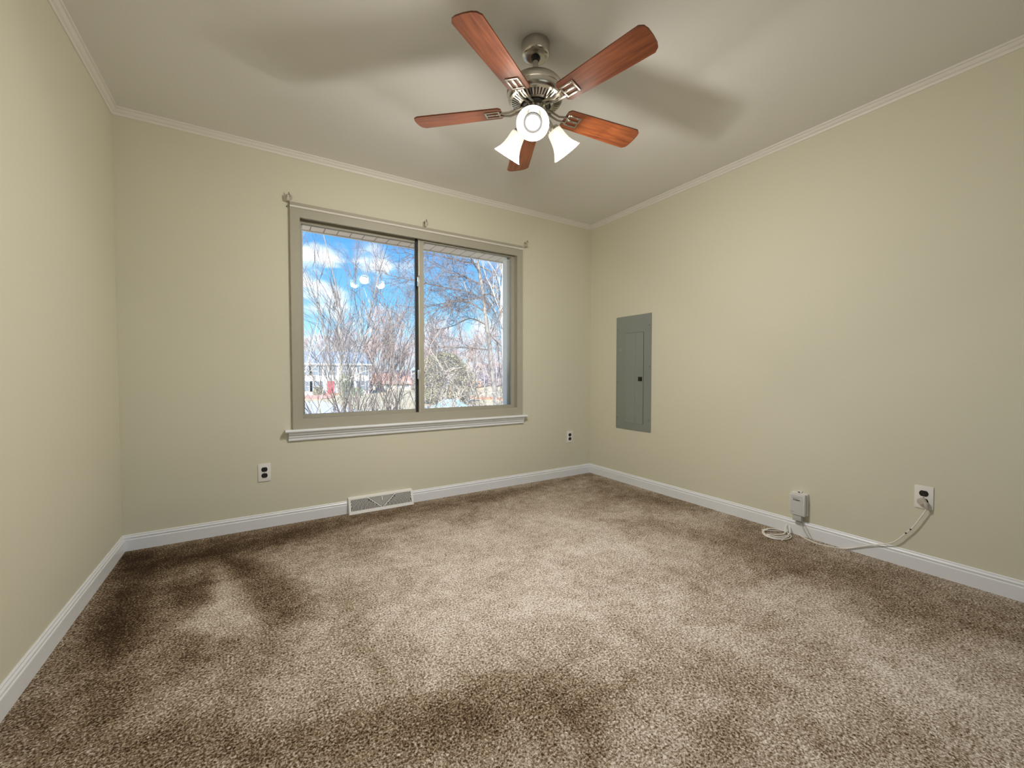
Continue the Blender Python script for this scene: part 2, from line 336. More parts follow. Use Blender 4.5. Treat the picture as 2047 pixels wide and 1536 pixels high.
def build_window():
    w = empty('window_1', ((WX0 + WX1) / 2, YB, WZ0)); tag(w, 'two-pane sliding window in a greige frame on the back wall', kind='structure')
    o = Vector(w.location)
    def put(mb, name, m, par=w, off=o, **k):
        mb.v = [tuple(Vector(q) - off) for q in mb.v]; return mb.build(name, m, par, **k)
    yf = YB - .020
    c = MB(); ring(c, 0.203, 2.013, 0.622, 2.075, .058, yf, YB + .002, wb=.070, wt=.056)
    put(c, 'casing', casing_m)
    hc = MB(); run(hc, [(0, 2.075), (.022, 2.075), (.022, 2.092), (.020, 2.094), (.020, 2.112), (0, 2.112)], (.203, YB), (2.013, YB), (0, -1)); put(hc, 'head_cap', casing_m)
    hb = MB(); run(hb, [(.0, 2.077), (.026, 2.077), (.030, 2.081), (.030, 2.086), (.026, 2.090), (0, 2.090)], (.203, YB), (2.013, YB), (0, -1)); put(hb, 'head_bead', crown_m)
    jl = MB(); ring(jl, WX0 - .002, WX1 + .002, WZ0 + .02, WZ1 + .004, .010, YB, YB + .10); jl.box((WX0, YB, WZ0), (WX1, YB + .1, WZ0 + .05))
    put(jl, 'jamb_liner', casing_m)
    ol = MB(); ring(ol, WX0 - .01, WX1 + .01, WZ0 - .01, WZ1 + .01, .044, YB + .10, YB + WT + .02, wb=.05, wt=.02, wr=.052); put(ol, 'outer_frame', vinyl)
    st = MB(); run(st, [(-.05, .605), (.046, .605), (.050, .609), (.051, .615), (.046, .621), (.042, .623), (-.05, .623)], (.157, YB), (2.050, YB), (0, -1)); put(st, 'window_stool', white)
    ap = MB(); run(ap, [(0, .546), (.012, .546), (.016, .550), (.016, .566), (.022, .570), (.024, .580), (.034, .590), (.040, .605), (0, .605)], (.178, YB), (2.026, YB), (0, -1)); put(ap, 'apron', white)
    # right sash on the inner track, left sash on the outer one
    y0, y1 = YB + .028, YB + .056
    rs = MB(); ring(rs, 1.086, WX1 - .008, WZ0 + .045, WZ1 - .004, .036, y0, y1, wb=.030, wt=.044, wr=.032)
    rsh = put(rs, 'sliding_sash', casing_m)
    e = MB(); e.box((1.079, y0 - .003, WZ0 + .045), (1.086, y1 + .002, WZ1 - .005)); put(e, 'sash_edge_strip', mat('pale_aluminium', (.72, .68, .58), .35, .4), rsh, o)
    g = MB(); g.box((1.120, YB + .040, WZ0 + .07), (WX1 - .036, YB + .044, WZ1 - .025)); put(g, 'glass_pane', glass, rsh, o)
    y0, y1 = YB + .062, YB + .090
    ls = MB(); ring(ls, WX0 + .008, 1.098, WZ0 + .045, WZ1 - .002, .016, y0, y1, wb=.028, wt=.052, wr=.030)
    lsh = put(ls, 'fixed_sash', casing_m)
    g = MB(); g.box((WX0 + .02, YB + .074, WZ0 + .07), (1.075, YB + .078, WZ1 - .018)); put(g, 'glass_pane', glass, lsh, o)
    gk = MB(); gk.box((1.064, YB + .052, WZ0 + .05), (1.078, YB + .060, WZ1 - .006)); put(gk, 'dark_sash_gap', dark)  # dark strip standing in for the shade between the two sashes
    for z in (1.70, 0.985):
        lt = MB(); lt.box((1.066, YB + .010, z - .035), (1.080, YB + .026, z + .035), bev=.003)
        lt.tube([(1.073, YB + .006, z - .045), (1.069, YB - .002, z - .01), (1.078, YB + .002, z + .03), (1.082, YB + .010, z + .05)], [.004, .006, .005, .003], 8)
        tag(put(lt, 'sash_latch', mat('latch_metal', (.8, .78, .74), .3, .7), smooth=True), 'small silver latch on the meeting stile')
    return w
build_window()
w2 = empty('fill_window', ((NX0 + NX1) / 2, YN, NZ0)); tag(w2, 'unseen window behind the viewer, sized for daylight fill', kind='structure')
nf = MB(); ring(nf, NX0, NX1, NZ0, NZ1, .04, YN - .10, YN - .02); nf.box(((NX0 + NX1) / 2 - .02, YN - .1, NZ0), ((NX0 + NX1) / 2 + .02, YN - .03, NZ1)); nf.v = [tuple(Vector(q) - w2.location) for q in nf.v]; nf.build('window_frame', casing_m, w2)  # unseen window, added and enlarged to bring fill daylight into the room
ng = MB(); ng.box((NX0 + .02, YN - .062, NZ0 + .02), (NX1 - .02, YN - .058, NZ1 - .02)); ng.v = [tuple(Vector(q) - w2.location) for q in ng.v]; ng.build('glass_pane', glass, w2)

# curtain rod brackets --------------------------------------------
def bracket(x, z, side, label):
    t = empty('curtain_rod_bracket', (x, YB, z)); tag(t, label, 'bracket', 'curtain rod brackets above the window')
    MB().lathe([(.001, .0), (.020, .0), (.020, .004), (.014, .009), (.001, .006)], 20, Matrix.Translation((side * .012, 0, .004)) @ Matrix.Rotation(PI / 2, 4, 'X')).build('wall_disc', casing_br, t, True)
    a = MB(); a.box((-.011, -.008, -.034), (.007, 0, .010), bev=.002); a.box((-.009, -.040, -.034), (.005, -.006, -.027), bev=.002); a.box((-.009, -.044, -.034), (.005, -.038, .004), bev=.002)
    a.build('arm', casing_br, t, True)
    h = MB(); h.tube([(side * .012, -.004, .004), (side * .010, -.030, .004), (side * .006, -.040, .010), (side * .002, -.042, .020)], .0035, 8); h.lathe([(.001, -.002), (.005, -.002), (.005, .002), (.001, .002)], 12, Matrix.Translation((side * -.002, -.010, .004)) @ Matrix.Rotation(PI / 2, 4, 'X'))
    h.build('hook', mat('hook_metal', (.25, .22, .18), .4, .5), t, True)
    return t
casing_br = mat('bracket_paint', (.50, .46, .37), .45)
bracket(.196, 2.140, .6, 'curtain rod bracket at the upper left corner of the window')
bracket(1.118, 2.146, 1, 'curtain rod bracket over the middle of the window')
bracket(2.045, 2.140, 1, 'curtain rod bracket at the upper right corner of the window')
nh = MB(); nh.lathe([(.001, 0), (.0035, 0), (.0035, .002), (.001, .002)], 10, Matrix.Translation((.186, YB, 2.080)) @ Matrix.Rotation(PI / 2, 4, 'X')); tag(nh.build('wall_screw', dark), 'dark screw hole in the wall just left of the window casing', 'screw')

# outlets ----------------------------------------------------------
def receptacle_pts(w=.0172, h=.0142, n=8):
    r = w; a = math.asin(h / r) if h < r else PI / 2
    return arc(0, 0, r, -a, a, n) + arc(0, 0, r, PI - a, PI + a, n)
def outlet(M, label, plugged=False):
    t = empty('wall_outlet'); t.matrix_world = M; tag(t, label, 'outlet')
    p = MB(); p.box((-.035, -.0572, 0), (.035, .0572, .0055), bev=.0022); p.build('cover_plate', plate_m, t, True)
    for z in (.0195, -.0195):
        r = MB(); r.prism(receptacle_pts(), .004, .0070, Matrix.Translation((0, z, 0))); rc = r.build('receptacle', black, t)
        s = MB(); s.box((-.0075, z - .001, .0068), (-.0055, z + .008, .0072)); s.box((.0055, z - .001, .0068), (.0075, z + .007, .0072)); s.prism(arc(0, z - .007, .0025, 0, 2 * PI, 10)[:-1], .0068, .0072)
        s.build('slots', mat('slot_brown', (.05, .04, .035), .5), rc)
    MB().prism(arc(0, 0, .003, 0, 2 * PI, 12)[:-1], .005, .0066).build('screw', nickel, t)
    return t
MBK = Matrix(((1, 0, 0, 0), (0, 0, -1, 0), (0, 1, 0, 0), (0, 0, 0, 1)))       # plate facing -y
MRT = Matrix(((0, 0, -1, 0), (-1, 0, 0, 0), (0, 1, 0, 0), (0, 0, 0, 1)))       # plate facing -x
outlet(Matrix.Translation((.038, YB, .357)) @ MBK, 'white outlet plate with two black sockets, left of the floor register')
outlet(Matrix.Translation((2.568, YB, .379)) @ MBK, 'small white outlet plate with two black sockets near the right corner of the window wall')
outlet(Matrix.Translation((XR, .6525, .376)) @ MRT, 'white outlet plate on the right wall with a beige plug in its lower socket')

# breaker panel -----------------------------------------------------
def panel():
    t = empty('breaker_panel', (XR, 2.531, .49)); tag(t, 'grey metal electrical breaker panel set in the right wall', 'electrical panel')
    steel = mat('grey_panel_steel', (.27, .30, .28), .38, .35, noise=(3, .3, (.30, .33, .305)))
    hy, hz = .196, 1.012
    f = MB(); f.box((-.006, -hy, 0), (0, hy, hz), bev=.0025)
    for s in (-1, 1): f.box((-.0075, s * hy - .004 * (s > 0), .004), (-.005, s * hy + .004 * (s < 0), hz - .004))
    f.build('cover_frame', steel, t, True)
    gy0, gy1, gz0, gz1 = -.116, .089, .062, .858
    def rr(y0, y1, z0, z1, r): return arc(y1 - r, z1 - r, r, 0, PI / 2, 5) + arc(y0 + r, z1 - r, r, PI / 2, PI, 5) + arc(y0 + r, z0 + r, r, PI, 1.5 * PI, 5) + arc(y1 - r, z0 + r, r, 1.5 * PI, 2 * PI, 5)
    MX = Matrix(((0, 0, -1, 0), (1, 0, 0, 0), (0, 1, 0, 0), (0, 0, 0, 1)))
    MB().prism(rr(gy0 - .0025, gy1 + .001, gz0 - .001, gz1 + .002, .012), .0055, .0066, MX).build('door_gap', dark, t)
    d = MB().prism(rr(gy0, gy1, gz0, gz1, .011), .006, .0085, MX); d.box((-.0095, -.030, .07), (-.0085, -.027, .85)); do = d.build('door', steel, t)
    MB().box((-.0115, -.105, .434), (-.0085, -.062, .472), bev=.001).box((-.0130, -.096, .440), (-.0115, -.070, .466)).build('latch', black, do)
    s = MB()
    for y, z in ((-.176, .10), (-.176, .91), (-.182, .56), (.182, .095), (.180, .42), (.182, .90)):
        o = MB().lathe([(.0005, 0), (.005, 0), (.0045, .002), (.0005, .003)], 12, Matrix.Translation((-.006, y, z)) @ Matrix.Rotation(-PI / 2, 4, 'Y')); o.build('screw', nickel, t, True)
    m = MB(); m.box((-.0072, .140, .70), (-.006, .143, .728)).box((-.0072, .150, .705), (-.006, .152, .720)); m.build('embossed_mark', mat('pale_mark', (.5, .5, .46), .4), t)
panel()

# small white battery box, its wires, the plug-in cord ---------------
def wallbox():
    y0, y1, z0, z1, dx = 1.158, 1.243, .131, .262, .047
    t = empty('power_adapter_box', (XR, (y0 + y1) / 2, z0)); tag(t, 'small white power box with a check mark logo mounted low on the right wall', 'power box')
    hy, hz = (y1 - y0) / 2, z1 - z0
    MB().box((-.018, -hy - .002, -.002), (0, hy + .002, hz + .002), bev=.003).build('back_shell', plate_m, t, True)
    MB().box((-.024, -hy + .003, .005), (-.015, hy - .003, hz - .005)).build('shadow_gap', mat('gap_grey', (.16, .13, .12), .6), t)
    c = MB(); c.box((-dx, -hy, 0), (-.021, hy, hz), bev=.004); co = c.build('front_cover', mat('box_front', (.66, .66, .64), .4), t, True)
    ins = MB(); ins.box((-dx - .001, -hy + .012, .008), (-dx + .001, hy - .008, hz - .010)); ins.build('face_plate', mat('box_face', (.58, .585, .575), .45), co)
    # check mark and the bold word under it
    ink = mat('logo_ink', (.03, .025, .025), .5)
    k = MB(); X = -dx - .0015
    def stroke(p, q, w0, w1):
        p = Vector(p); q = Vector(q); d = (q - p).normalized(); nrm = Vector((-d.y, d.x))
        pts = [p + nrm * w0, p - nrm * w0, q - nrm * w1, q + nrm * w1]
        k.add([(X, a.x, a.y) for a in pts] + [(X + .0008, a.x, a.y) for a in pts], [(0, 1, 2, 3), (7, 6, 5, 4), (0, 4, 5, 1), (1, 5, 6, 2), (2, 6, 7, 3), (3, 7, 4, 0)])
    stroke((.024, .108), (.018, .101), .0004, .0010); stroke((.018, .101), (-.010, .107), .0010, .0003)
    k.build('check_mark', mat('logo_red', (.10, .06, .06), .5), co)
    cu = bpy.data.curves.new('word', 'FONT'); cu.body = 'verizon'; cu.size = .0125; cu.extrude = .0003; cu.offset = .00045; cu.align_x = 'CENTER'
    to = bpy.data.objects.new('word', cu); COL.objects.link(to)
    bpy.context.view_layer.update()
    me = bpy.data.meshes.new_from_object(to.evaluated_get(bpy.context.evaluated_depsgraph_get())); bpy.data.objects.remove(to)
    me.transform(Matrix.Translation((X, .002, .0895)) @ Matrix(((0, 0, -1, 0), (-1, 0, 0, 0), (0, 1, 0, 0), (0, 0, 0, 1))))
    me.materials.clear(); me.materials.append(ink)
    wo_ = bpy.data.objects.new('logo_word', me); COL.objects.link(wo_); wo_.parent = co
    MB().box((X, .012, .0185), (X + .001, .033, .0200)).build('small_print_line', mat('print_brown', (.22, .17, .15), .5), co)
    MB().box((-.042, -.022, -.036), (-.012, .026, -.001), bev=.003).build('lower_connector', mat('connector_grey', (.50, .50, .48), .5), t, True)
    MB().box((-.040, -.018, -.0385), (-.016, .006, -.035)).build('port_opening', dark, t)
    hk = MB(); hk.box((-.020, -.012, hz), (-.002, .010, hz + .012), bev=.002); hk.build('hanger_tab', plate_m, t, True)
    MB().box((-.0212, -.004, hz + .004), (-.019, .006, hz + .0095)).build('tab_slot', dark, t)
    for j, pts in enumerate(((( -.03, -.014, -.034), (-.034, -.030, -.075), (-.030, -.050, -.110), (-.022, -.060, -.127)),
                             ((-.02, -.020, -.034), (-.024, -.044, -.070), (-.024, -.062, -.105), (-.020, -.075, -.127)))):
        MB().tube(smooth_path(pts), .0019, 6).build('wire', beige, t, True)
wallbox()
def cord():
    t = empty('power_lead', (XR - .007, .6525, .3565)); tag(t, 'ivory power cord from the right wall outlet to a loose coil on the carpet', 'cord')
    L = Vector(t.location)
    p = MB(); p.lathe([(.001, 0), (.0165, 0), (.0175, .004), (.0175, .014), (.014, .020), (.001, .021)], 24, Matrix.Translation((0, .004, 0)) @ Matrix.Rotation(-PI / 2, 4, 'Y'))
    pl = p.build('plug', beige, t, True)
    s = MB(); s.tube([(-.012, -.004, .004), (-.016, -.013, -.008), (-.016, -.016, -.026), (-.016, -.017, -.034)], [.008, .0095, .0075, .0045], 12); s.build('strain_relief', beige, pl, True)
    wallpts = [on(px, py, 0, XR - .022) for px, py in ((1852, 1018), (1845, 1029), (1826, 1053), (1811, 1066), (1784, 1085), (1742, 1090))]
    fl = [on(px, py, 2, .0035) for px, py in ((1685, 1097), (1637, 1088), (1616, 1080), (1599, 1071), (1583, 1064))]
    pts = [Vector((L.x - .016, L.y - .0165, L.z - .03))] + wallpts + fl
    # coil: loops lying on the pile, then one standing loop against the rest
    c0 = on(1552, 1070, 2, 0); ax = (on(1522, 1067, 2, 0) - c0); ay = (on(1556, 1082, 2, 0) - c0)
    for k in range(46):
        a = -2.6 + k * 2 * PI / 16; rr_ = 1 - .10 * (k // 16) + .03 * math.sin(a * 1.7)
        q = c0 - ax * (math.cos(a) * rr_ * .95) + ay * (math.sin(a) * rr_ * .9); q.z = .004 + .0042 * (k / 16) + .002 * math.sin(a * 2)
        pts.append(q)
    for px, py, z in ((1566, 1068, .02), (1570, 1056, .035), (1573, 1049, .045), (1578, 1052, .04), (1579, 1064, .02), (1572, 1073, .008), (1563, 1081, .004)):
        pts.append(on(px, py, 2, z))
    pts = smooth_path(pts, 5)
    MB().tube([q - L for q in pts], .0030, 8).build('cable', cord_m, t, True)
    for a in ((1820, 1058), (1812, 1065)):
        tg = on(*a, 0, XR - .022); i = min(range(1, len(pts) - 1), key=lambda j: (pts[j] - tg).length); dd = (pts[i + 1] - pts[i - 1]).normalized()
        MB().tube([pts[i] - dd * .004 - L, pts[i] + dd * .004 - L], .0034, 8).build('tape_band', black, t, True)
cord()

# baseboard register --------------------------------------------------
def register():
    x0, x1 = .541, 1.002; W2 = (x1 - x0) / 2; Hh = .112; D0 = .060
    t = empty('baseboard_register', ((x0 + x1) / 2, YB, 0)); tag(t, 'white metal baseboard register with two fans of curved louvres', 'floor register')
    # local face plane: u along x, v up the sloping front
    top = Vector((0, -.022, Hh - .006)); bot = Vector((0, -D0, .002)); vv = (top - bot); Lf = vv.length; vv.normalize(); nn = Vector((0, -vv.z, vv.y)); nn = nn if nn.y < 0 else -nn
    F = Matrix(((1, vv.x, nn.x, bot.x), (0, vv.y, nn.y, bot.y), (0, vv.z, nn.z, bot.z), (0, 0, 0, 1)))
    fr = MB()
    for a, b_ in (((-W2, 0), (W2, .022)), ((-W2, Lf - .010), (W2, Lf)), ((-W2, .022), (-W2 + .015, Lf - .010)), ((W2 - .015, .022), (W2, Lf - .010))):
        fr.box((a[0], a[1], -.002), (b_[0], b_[1], .002), F)
    fr.add([(-W2, top.y, top.z), (W2, top.y, top.z), (W2, 0, Hh), (-W2, 0, Hh), (-W2, top.y, top.z - .003), (W2, top.y, top.z - .003), (W2, 0, Hh - .003), (-W2, 0, Hh - .003)], [(0, 1, 2, 3), (7, 6, 5, 4), (0, 4, 5, 1), (2, 6, 7, 3)])
    for s in (-W2, W2 - .0015): fr.add([(s + d, y, z) for d in (0, .0015) for y, z in ((0, 0), (-D0, 0), (top.y, top.z), (0, Hh))], [(0, 1, 2, 3), (7, 6, 5, 4), (0, 4, 5, 1), (1, 5, 6, 2), (2, 6, 7, 3), (3, 7, 4, 0)])
    fr.build('frame', plate_m, t)
    MB().box((-W2 + .004, .004, -.014), (W2 - .004, Lf - .004, -.012), F).build('inner_baffle', mat('register_inside', (.035, .033, .03), .7), t)
    v0, v1 = .022, Lf - .010; ap = (0, v0 + .004)
    m = MB()   # V bars
    for s in (-1, 1):
        a = Vector((s * .004, v0)); b_ = Vector((s * .098, v1)); d = (b_ - a).normalized(); q = Vector((-d.y, d.x)) * .003
        pts = [a + q, a - q, b_ - q, b_ + q]; pts = pts if s > 0 else pts[::-1]
        m.prism([(p.x, p.y) for p in pts], -.002, .002, F)
    m.build('divider_bars', plate_m, t)
    MB().prism([(0, v0 + .004), (.090, v1), (-.090, v1)], -.0022, -.0005, F).build('centre_plate', mat('register_centre', (.36, .35, .33), .5), t)
    MB().box((-.003, v1 - .034, -.001), (.003, v1 - .004, .010), F, bev=.001).build('damper_lever', plate_m, t)
    for s in (-1, 1):
        lv = MB()
        for k in range(34):
            ub = .012 + k * .0098           # foot of the louvre at the bottom edge
            if ub > W2 + .012: break
            pts = []
            for j in range(9):
                v = v0 + (v1 - v0) * j / 8; u = ub - .030 * (j / 8) ** 1.9
                if u > W2 - .015: continue
                lim = .004 + (v - v0) / (v1 - v0) * .094
                if u < lim + .001: continue
                pts.append((s * u, v))
            if len(pts) < 2: continue
            for (ua, va), (uc, vc) in zip(pts, pts[1:]):
                lv.add([(ua + .0004, va, -.007), (ua + .0024, va, .0004), (uc + .0024, vc, .0004), (uc + .0004, vc, -.007), (ua - .0010, va, -.007), (ua - .0016, va, .0010), (uc - .0016, vc, .0010), (uc - .0010, vc, -.007)],
                       [(0, 1, 2, 3), (7, 6, 5, 4), (1, 5, 6, 2), (0, 4, 5, 1), (3, 2, 6, 7)], F)
        lv.build('louvre_fan', plate_m, t)
register()

# ceiling fan ----------------------------------------------------------
def wood_material():
    m = bpy.data.materials.new('fan_blade_wood'); m.use_nodes = True
    n, l = m.node_tree.nodes, m.node_tree.links; b = n['Principled BSDF']; b.inputs['Roughness'].default_value = .35
    t = n.new('ShaderNodeTexCoord'); mp_ = n.new('ShaderNodeMapping'); mp_.inputs['Scale'].default_value = (3, 40, 40); l.new(t.outputs['Object'], mp_.inputs[0])
    nt = n.new('ShaderNodeTexNoise'); nt.inputs['Scale'].default_value = 2; nt.inputs['Detail'].default_value = 6; nt.inputs['Distortion'].default_value = .7; l.new(mp_.outputs[0], nt.inputs['Vector'])
    r = n.new('ShaderNodeValToRGB'); r.color_ramp.elements[0].position = .3; r.color_ramp.elements[0].color = (.11, .025, .008, 1); r.color_ramp.elements[1].position = .7; r.color_ramp.elements[1].color = (.23, .067, .020, 1)
    l.new(nt.outputs[0], r.inputs[0]); l.new(r.outputs[0], b.inputs['Base Color']); return m
def shade_material():
    m = bpy.data.materials.new('frosted_shade_glass'); m.use_nodes = True
    n, l = m.node_tree.nodes, m.node_tree.links; n.clear()
    o = n.new('ShaderNodeOutputMaterial'); d = n.new('ShaderNodeBsdfDiffuse'); tr = n.new('ShaderNodeBsdfTranslucent'); tp = n.new('ShaderNodeBsdfTransparent'); em = n.new('ShaderNodeEmission')
    d.inputs[0].default_value = (.50, .49, .46, 1); tr.inputs[0].default_value = (.42, .40, .36, 1); em.inputs[0].default_value = (1, .93, .78, 1); em.inputs[1].default_value = .30
    m1 = n.new('ShaderNodeMixShader'); m1.inputs[0].default_value = .55; l.new(d.outputs[0], m1.inputs[1]); l.new(tr.outputs[0], m1.inputs[2])
    m2 = n.new('ShaderNodeMixShader'); m2.inputs[0].default_value = .30; l.new(m1.outputs[0], m2.inputs[1]); l.new(tp.outputs[0], m2.inputs[2])
    ad = n.new('ShaderNodeAddShader'); l.new(m2.outputs[0], ad.inputs[0]); l.new(em.outputs[0], ad.inputs[1]); l.new(ad.outputs[0], o.inputs[0]); return m
FX, FY, FPH = 1.065, 1.519, 0.5195 + PI
def fan():
    t = empty('ceiling_fan', (FX, FY, H)); tag(t, 'five-blade ceiling fan with brushed nickel motor, reddish wood blades and three lit glass shades', 'ceiling fan')
    Z = lambda z: z - H
    MB().lathe([(.062, Z(2.44)), (.0625, Z(2.436)), (.0620, Z(2.396)), (.059, Z(2.388)), (.054, Z(2.384)), (.034, Z(2.381)), (.022, Z(2.381))], 40).build('canopy', nickel, t, True)
    MB().lathe([(.021, Z(2.3825)), (.021, Z(2.378)), (.016, Z(2.372)), (.0155, Z(2.368))], 24).build('hanger_ball', dark, t, True)
    MB().lathe([(.0125, Z(2.385)), (.0125, Z(2.292))], 20).build('downrod', nickel, t, True)
    MB().lathe([(.019, Z(2.300)), (.024, Z(2.290)), (.060, Z(2.284)), (.092, Z(2.276)), (.110, Z(2.264)), (.119, Z(2.250)), (.122, Z(2.243)), (.1225, Z(2.240))], 56, cap=False).build('housing_cap', nickel, t, True)
    MB().lathe([(.1225, Z(2.240)), (.1265, Z(2.238)), (.1275, Z(2.232)), (.1265, Z(2.226)), (.1225, Z(2.224)), (.1225, Z(2.209)), (.119, Z(2.200)), (.112, Z(2.193))], 56, cap=False).build('motor_housing', nickel, t, True)
    v = MB().lathe([(.110, Z(2.195)), (.064, Z(2.177)), (.002, Z(2.177))], 48, cap=False); vb = v.build('vent_recess', dark, t)
    fins = MB(); N = 44
    fins.lathe([(.1135, Z(2.196)), (.1135, Z(2.190)), (.1045, Z(2.187)), (.1045, Z(2.191))], 56, cap=False).lathe([(.077, Z(2.181)), (.077, Z(2.176)), (.066, Z(2.173)), (.064, Z(2.177))], 56, cap=False)
    for k in range(N):
        a0 = 2 * PI * k / N; w = 2 * PI / N * .29
        P = lambda r, z, a: (r * math.cos(a), r * math.sin(a), Z(z))
        fins.add([P(.106, 2.188, a0 - w), P(.106, 2.188, a0 + w), P(.076, 2.1765, a0 + w), P(.076, 2.1765, a0 - w), P(.106, 2.193, a0 - w), P(.106, 2.193, a0 + w), P(.076, 2.181, a0 + w), P(.076, 2.181, a0 - w)], [(0, 1, 2, 3), (0, 4, 5, 1), (1, 5, 6, 2), (2, 6, 7, 3), (3, 7, 4, 0)])
    fins.build('vent_ring', nickel, t)
    MB().lathe([(.060, Z(2.178)), (.060, Z(2.170)), (.054, Z(2.164)), (.048, Z(2.162))], 40).build('flywheel', mat('dark_metal', (.06, .055, .05), .35, .8), t, True)
    # blades
    wood = wood_material()
    def blade_pts():
        r0, r1, w0, w1 = .150, .5525, .0515, .062
        p = []
        for u, w in ((r0 + .012, w0), (r0 + .16, .056), (r0 + .28, .060), (r1 - .022, w1)): p.append((u, -w))
        p += [(r1 - .006, -w1 + .012), (r1, -w1 + .030), (r1 + .002, 0), (r1, w1 - .030), (r1 - .006, w1 - .012)]
        for u, w in ((r1 - .022, w1), (r0 + .28, .060), (r0 + .16, .056), (r0 + .012, w0)): p.append((u, w))
        p += [(r0, w0 - .012), (r0, -w0 + .012)]
        return p
    for k in range(5):
        a = FPH + k * 2 * PI / 5; R = Matrix.Rotation(a, 4, 'Z')
        T = R @ Matrix.Translation((0, 0, Z(2.157))) @ Matrix.Rotation(math.radians(-11), 4, 'X')
        bl = MB(); bl.prism(blade_pts(), 0, .0055); bo = bl.build('blade', wood, t); bo.matrix_local = T
        ir = MB(); zt = -.0035
        for q in (((.158, -.030), (.166, .030)), ((.218, -.030), (.226, .030)), ((.166, -.030), (.218, -.021)), ((.166, .021), (.218, .030))): ir.box((q[0][0], q[0][1], zt), (q[1][0], q[1][1], 0), bev=.001)
        ir.box((.166, -.006, zt), (.218, .006, 0), bev=.001)
        ti = Matrix.Rotation(math.radians(11), 4, 'X')
        for s in (-1, 1):
            ir.tube([tuple(ti @ Vector(q)) for q in ((.050, s * .010, .012), (.080, s * .011, .004), (.115, s * .012, -.006))] + [(.145, s * .014, -.004), (.160, s * .017, -.002)], [.007, .006, .005, .005, .004], 8)
        br = ir.build('blade_bracket', nickel, bo, True)
        for u, w in ((.175, .0), (.207, .024), (.207, -.024)): MB().lathe([(.0005, -.0055), (.003, -.005), (.004, -.0035), (.004, -.003)], 10, Matrix.Translation((u, w, 0))).build('bracket_screw', nickel, bo, True)
    # light kit
    MB().lathe([(.048, Z(2.166)), (.050, Z(2.160)), (.050, Z(2.108)), (.047, Z(2.100)), (.038, Z(2.094)), (.020, Z(2.091)), (.012, Z(2.084)), (.006, Z(2.080)), (.0005, Z(2.079))], 40).build('switch_housing', nickel, t, True)
    sm = shade_material(); bulb_m = mat('lit_bulb', (1, 1, 1), .5, emit=((1, .94, .80), 1.6))
    toc = math.atan2(-FY, -FX) + math.radians(-4); tl = math.radians(51)
    for k in range(3):
        a = toc + k * 2 * PI / 3; ca, sa = math.cos(a), math.sin(a)
        d = Vector((ca * math.cos(tl), sa * math.cos(tl), -math.sin(tl))); n0 = Vector((.088 * ca, .088 * sa, Z(2.092)))
        am = MB(); am.tube(smooth_path([(.040 * ca, .040 * sa, Z(2.130)), (.066 * ca, .066 * sa, Z(2.124)), tuple(n0 - d * .014 + Vector((0, 0, .003))), tuple(n0 - d * .002)], 5), .0075, 10)
        Q = Matrix.Translation(n0) @ d.to_track_quat('Z', 'Y').to_matrix().to_4x4()
        am.lathe([(.010, -.012), (.024, -.008), (.026, .000), (.026, .012), (.024, .014)], 24, Q); ao = am.build('lamp_arm', nickel, t, True)
        pr = [(.020, .001), (.028, .004), (.0325, .012), (.0345, .026), (.0370, .045), (.0415, .065), (.0490, .085), (.0590, .103), (.0650, .112)]
        sh = MB().lathe(pr, 40, Q, cap=False); so = sh.build('lamp_shade', sm, t, True)
        md = so.modifiers.new('thick', 'SOLIDIFY'); md.thickness = .0025; md.offset = -1
        rg = MB().lathe([(.0640, .1105), (.0662, .1105), (.0668, .1125), (.0662, .1140), (.0640, .1140), (.0640, .1105)], 40, Q, cap=False); rg.build('shade_rim', mat('rim_glass', (.85, .84, .8), .2, emit=((1, .95, .85), .25)), so, True)
        bu = MB(); bu.lathe([(.012, .010), (.013, .024), (.017, .040), (.0245, .062), (.0285, .080), (.0300, .092), (.0295, .100), (.0260, .1040), (.0005, .1055)], 24, Q); bu.build('bulb', bulb_m, so, True)
        MB().lathe([(.0295, .098), (.0295, .1062), (.0375, .1062), (.0375, .098), (.0295, .098)], 32, Q, cap=False).build('bulb_collar', mat('black_collar', (.012, .012, .012), 1, spec=0), so)
        ld = bpy.data.lights.new('lamp_light', 'AREA'); ld.shape = 'DISK'; ld.size = .056; ld.energy = LAMP; ld.color = (1, .96, .91)
        l2 = bpy.data.lights.new('bulb_light', 'POINT'); l2.energy = BULB; l2.color = (1, .95, .88); l2.shadow_soft_size = .045
        lp = bpy.data.objects.new('bulb_light', l2); COL.objects.link(lp); lp.parent = t; lp.location = n0 + d * .118
        lo = bpy.data.objects.new('lamp_light', ld); COL.objects.link(lo); lo.parent = t; lo.location = n0 + d * .1075; lo.rotation_euler = d.to_track_quat('-Z', 'Y').to_euler()
    pc = MB(); q0 = Vector((.052 * math.cos(toc + 1.15), .052 * math.sin(toc + 1.15), Z(2.112)))
    pc.tube([q0 * 1, q0 + Vector((.004, .004, -.004)), q0 + Vector((.006, .006, -.03))], .0012, 6); pc.lathe([(.0005, -.050), (.004, -.046), (.0045, -.038), (.002, -.030), (.0005, -.029)], 12, Matrix.Translation(q0 + Vector((.006, .006, 0)))); pc.build('pull_chain', nickel, t, True)
fan()

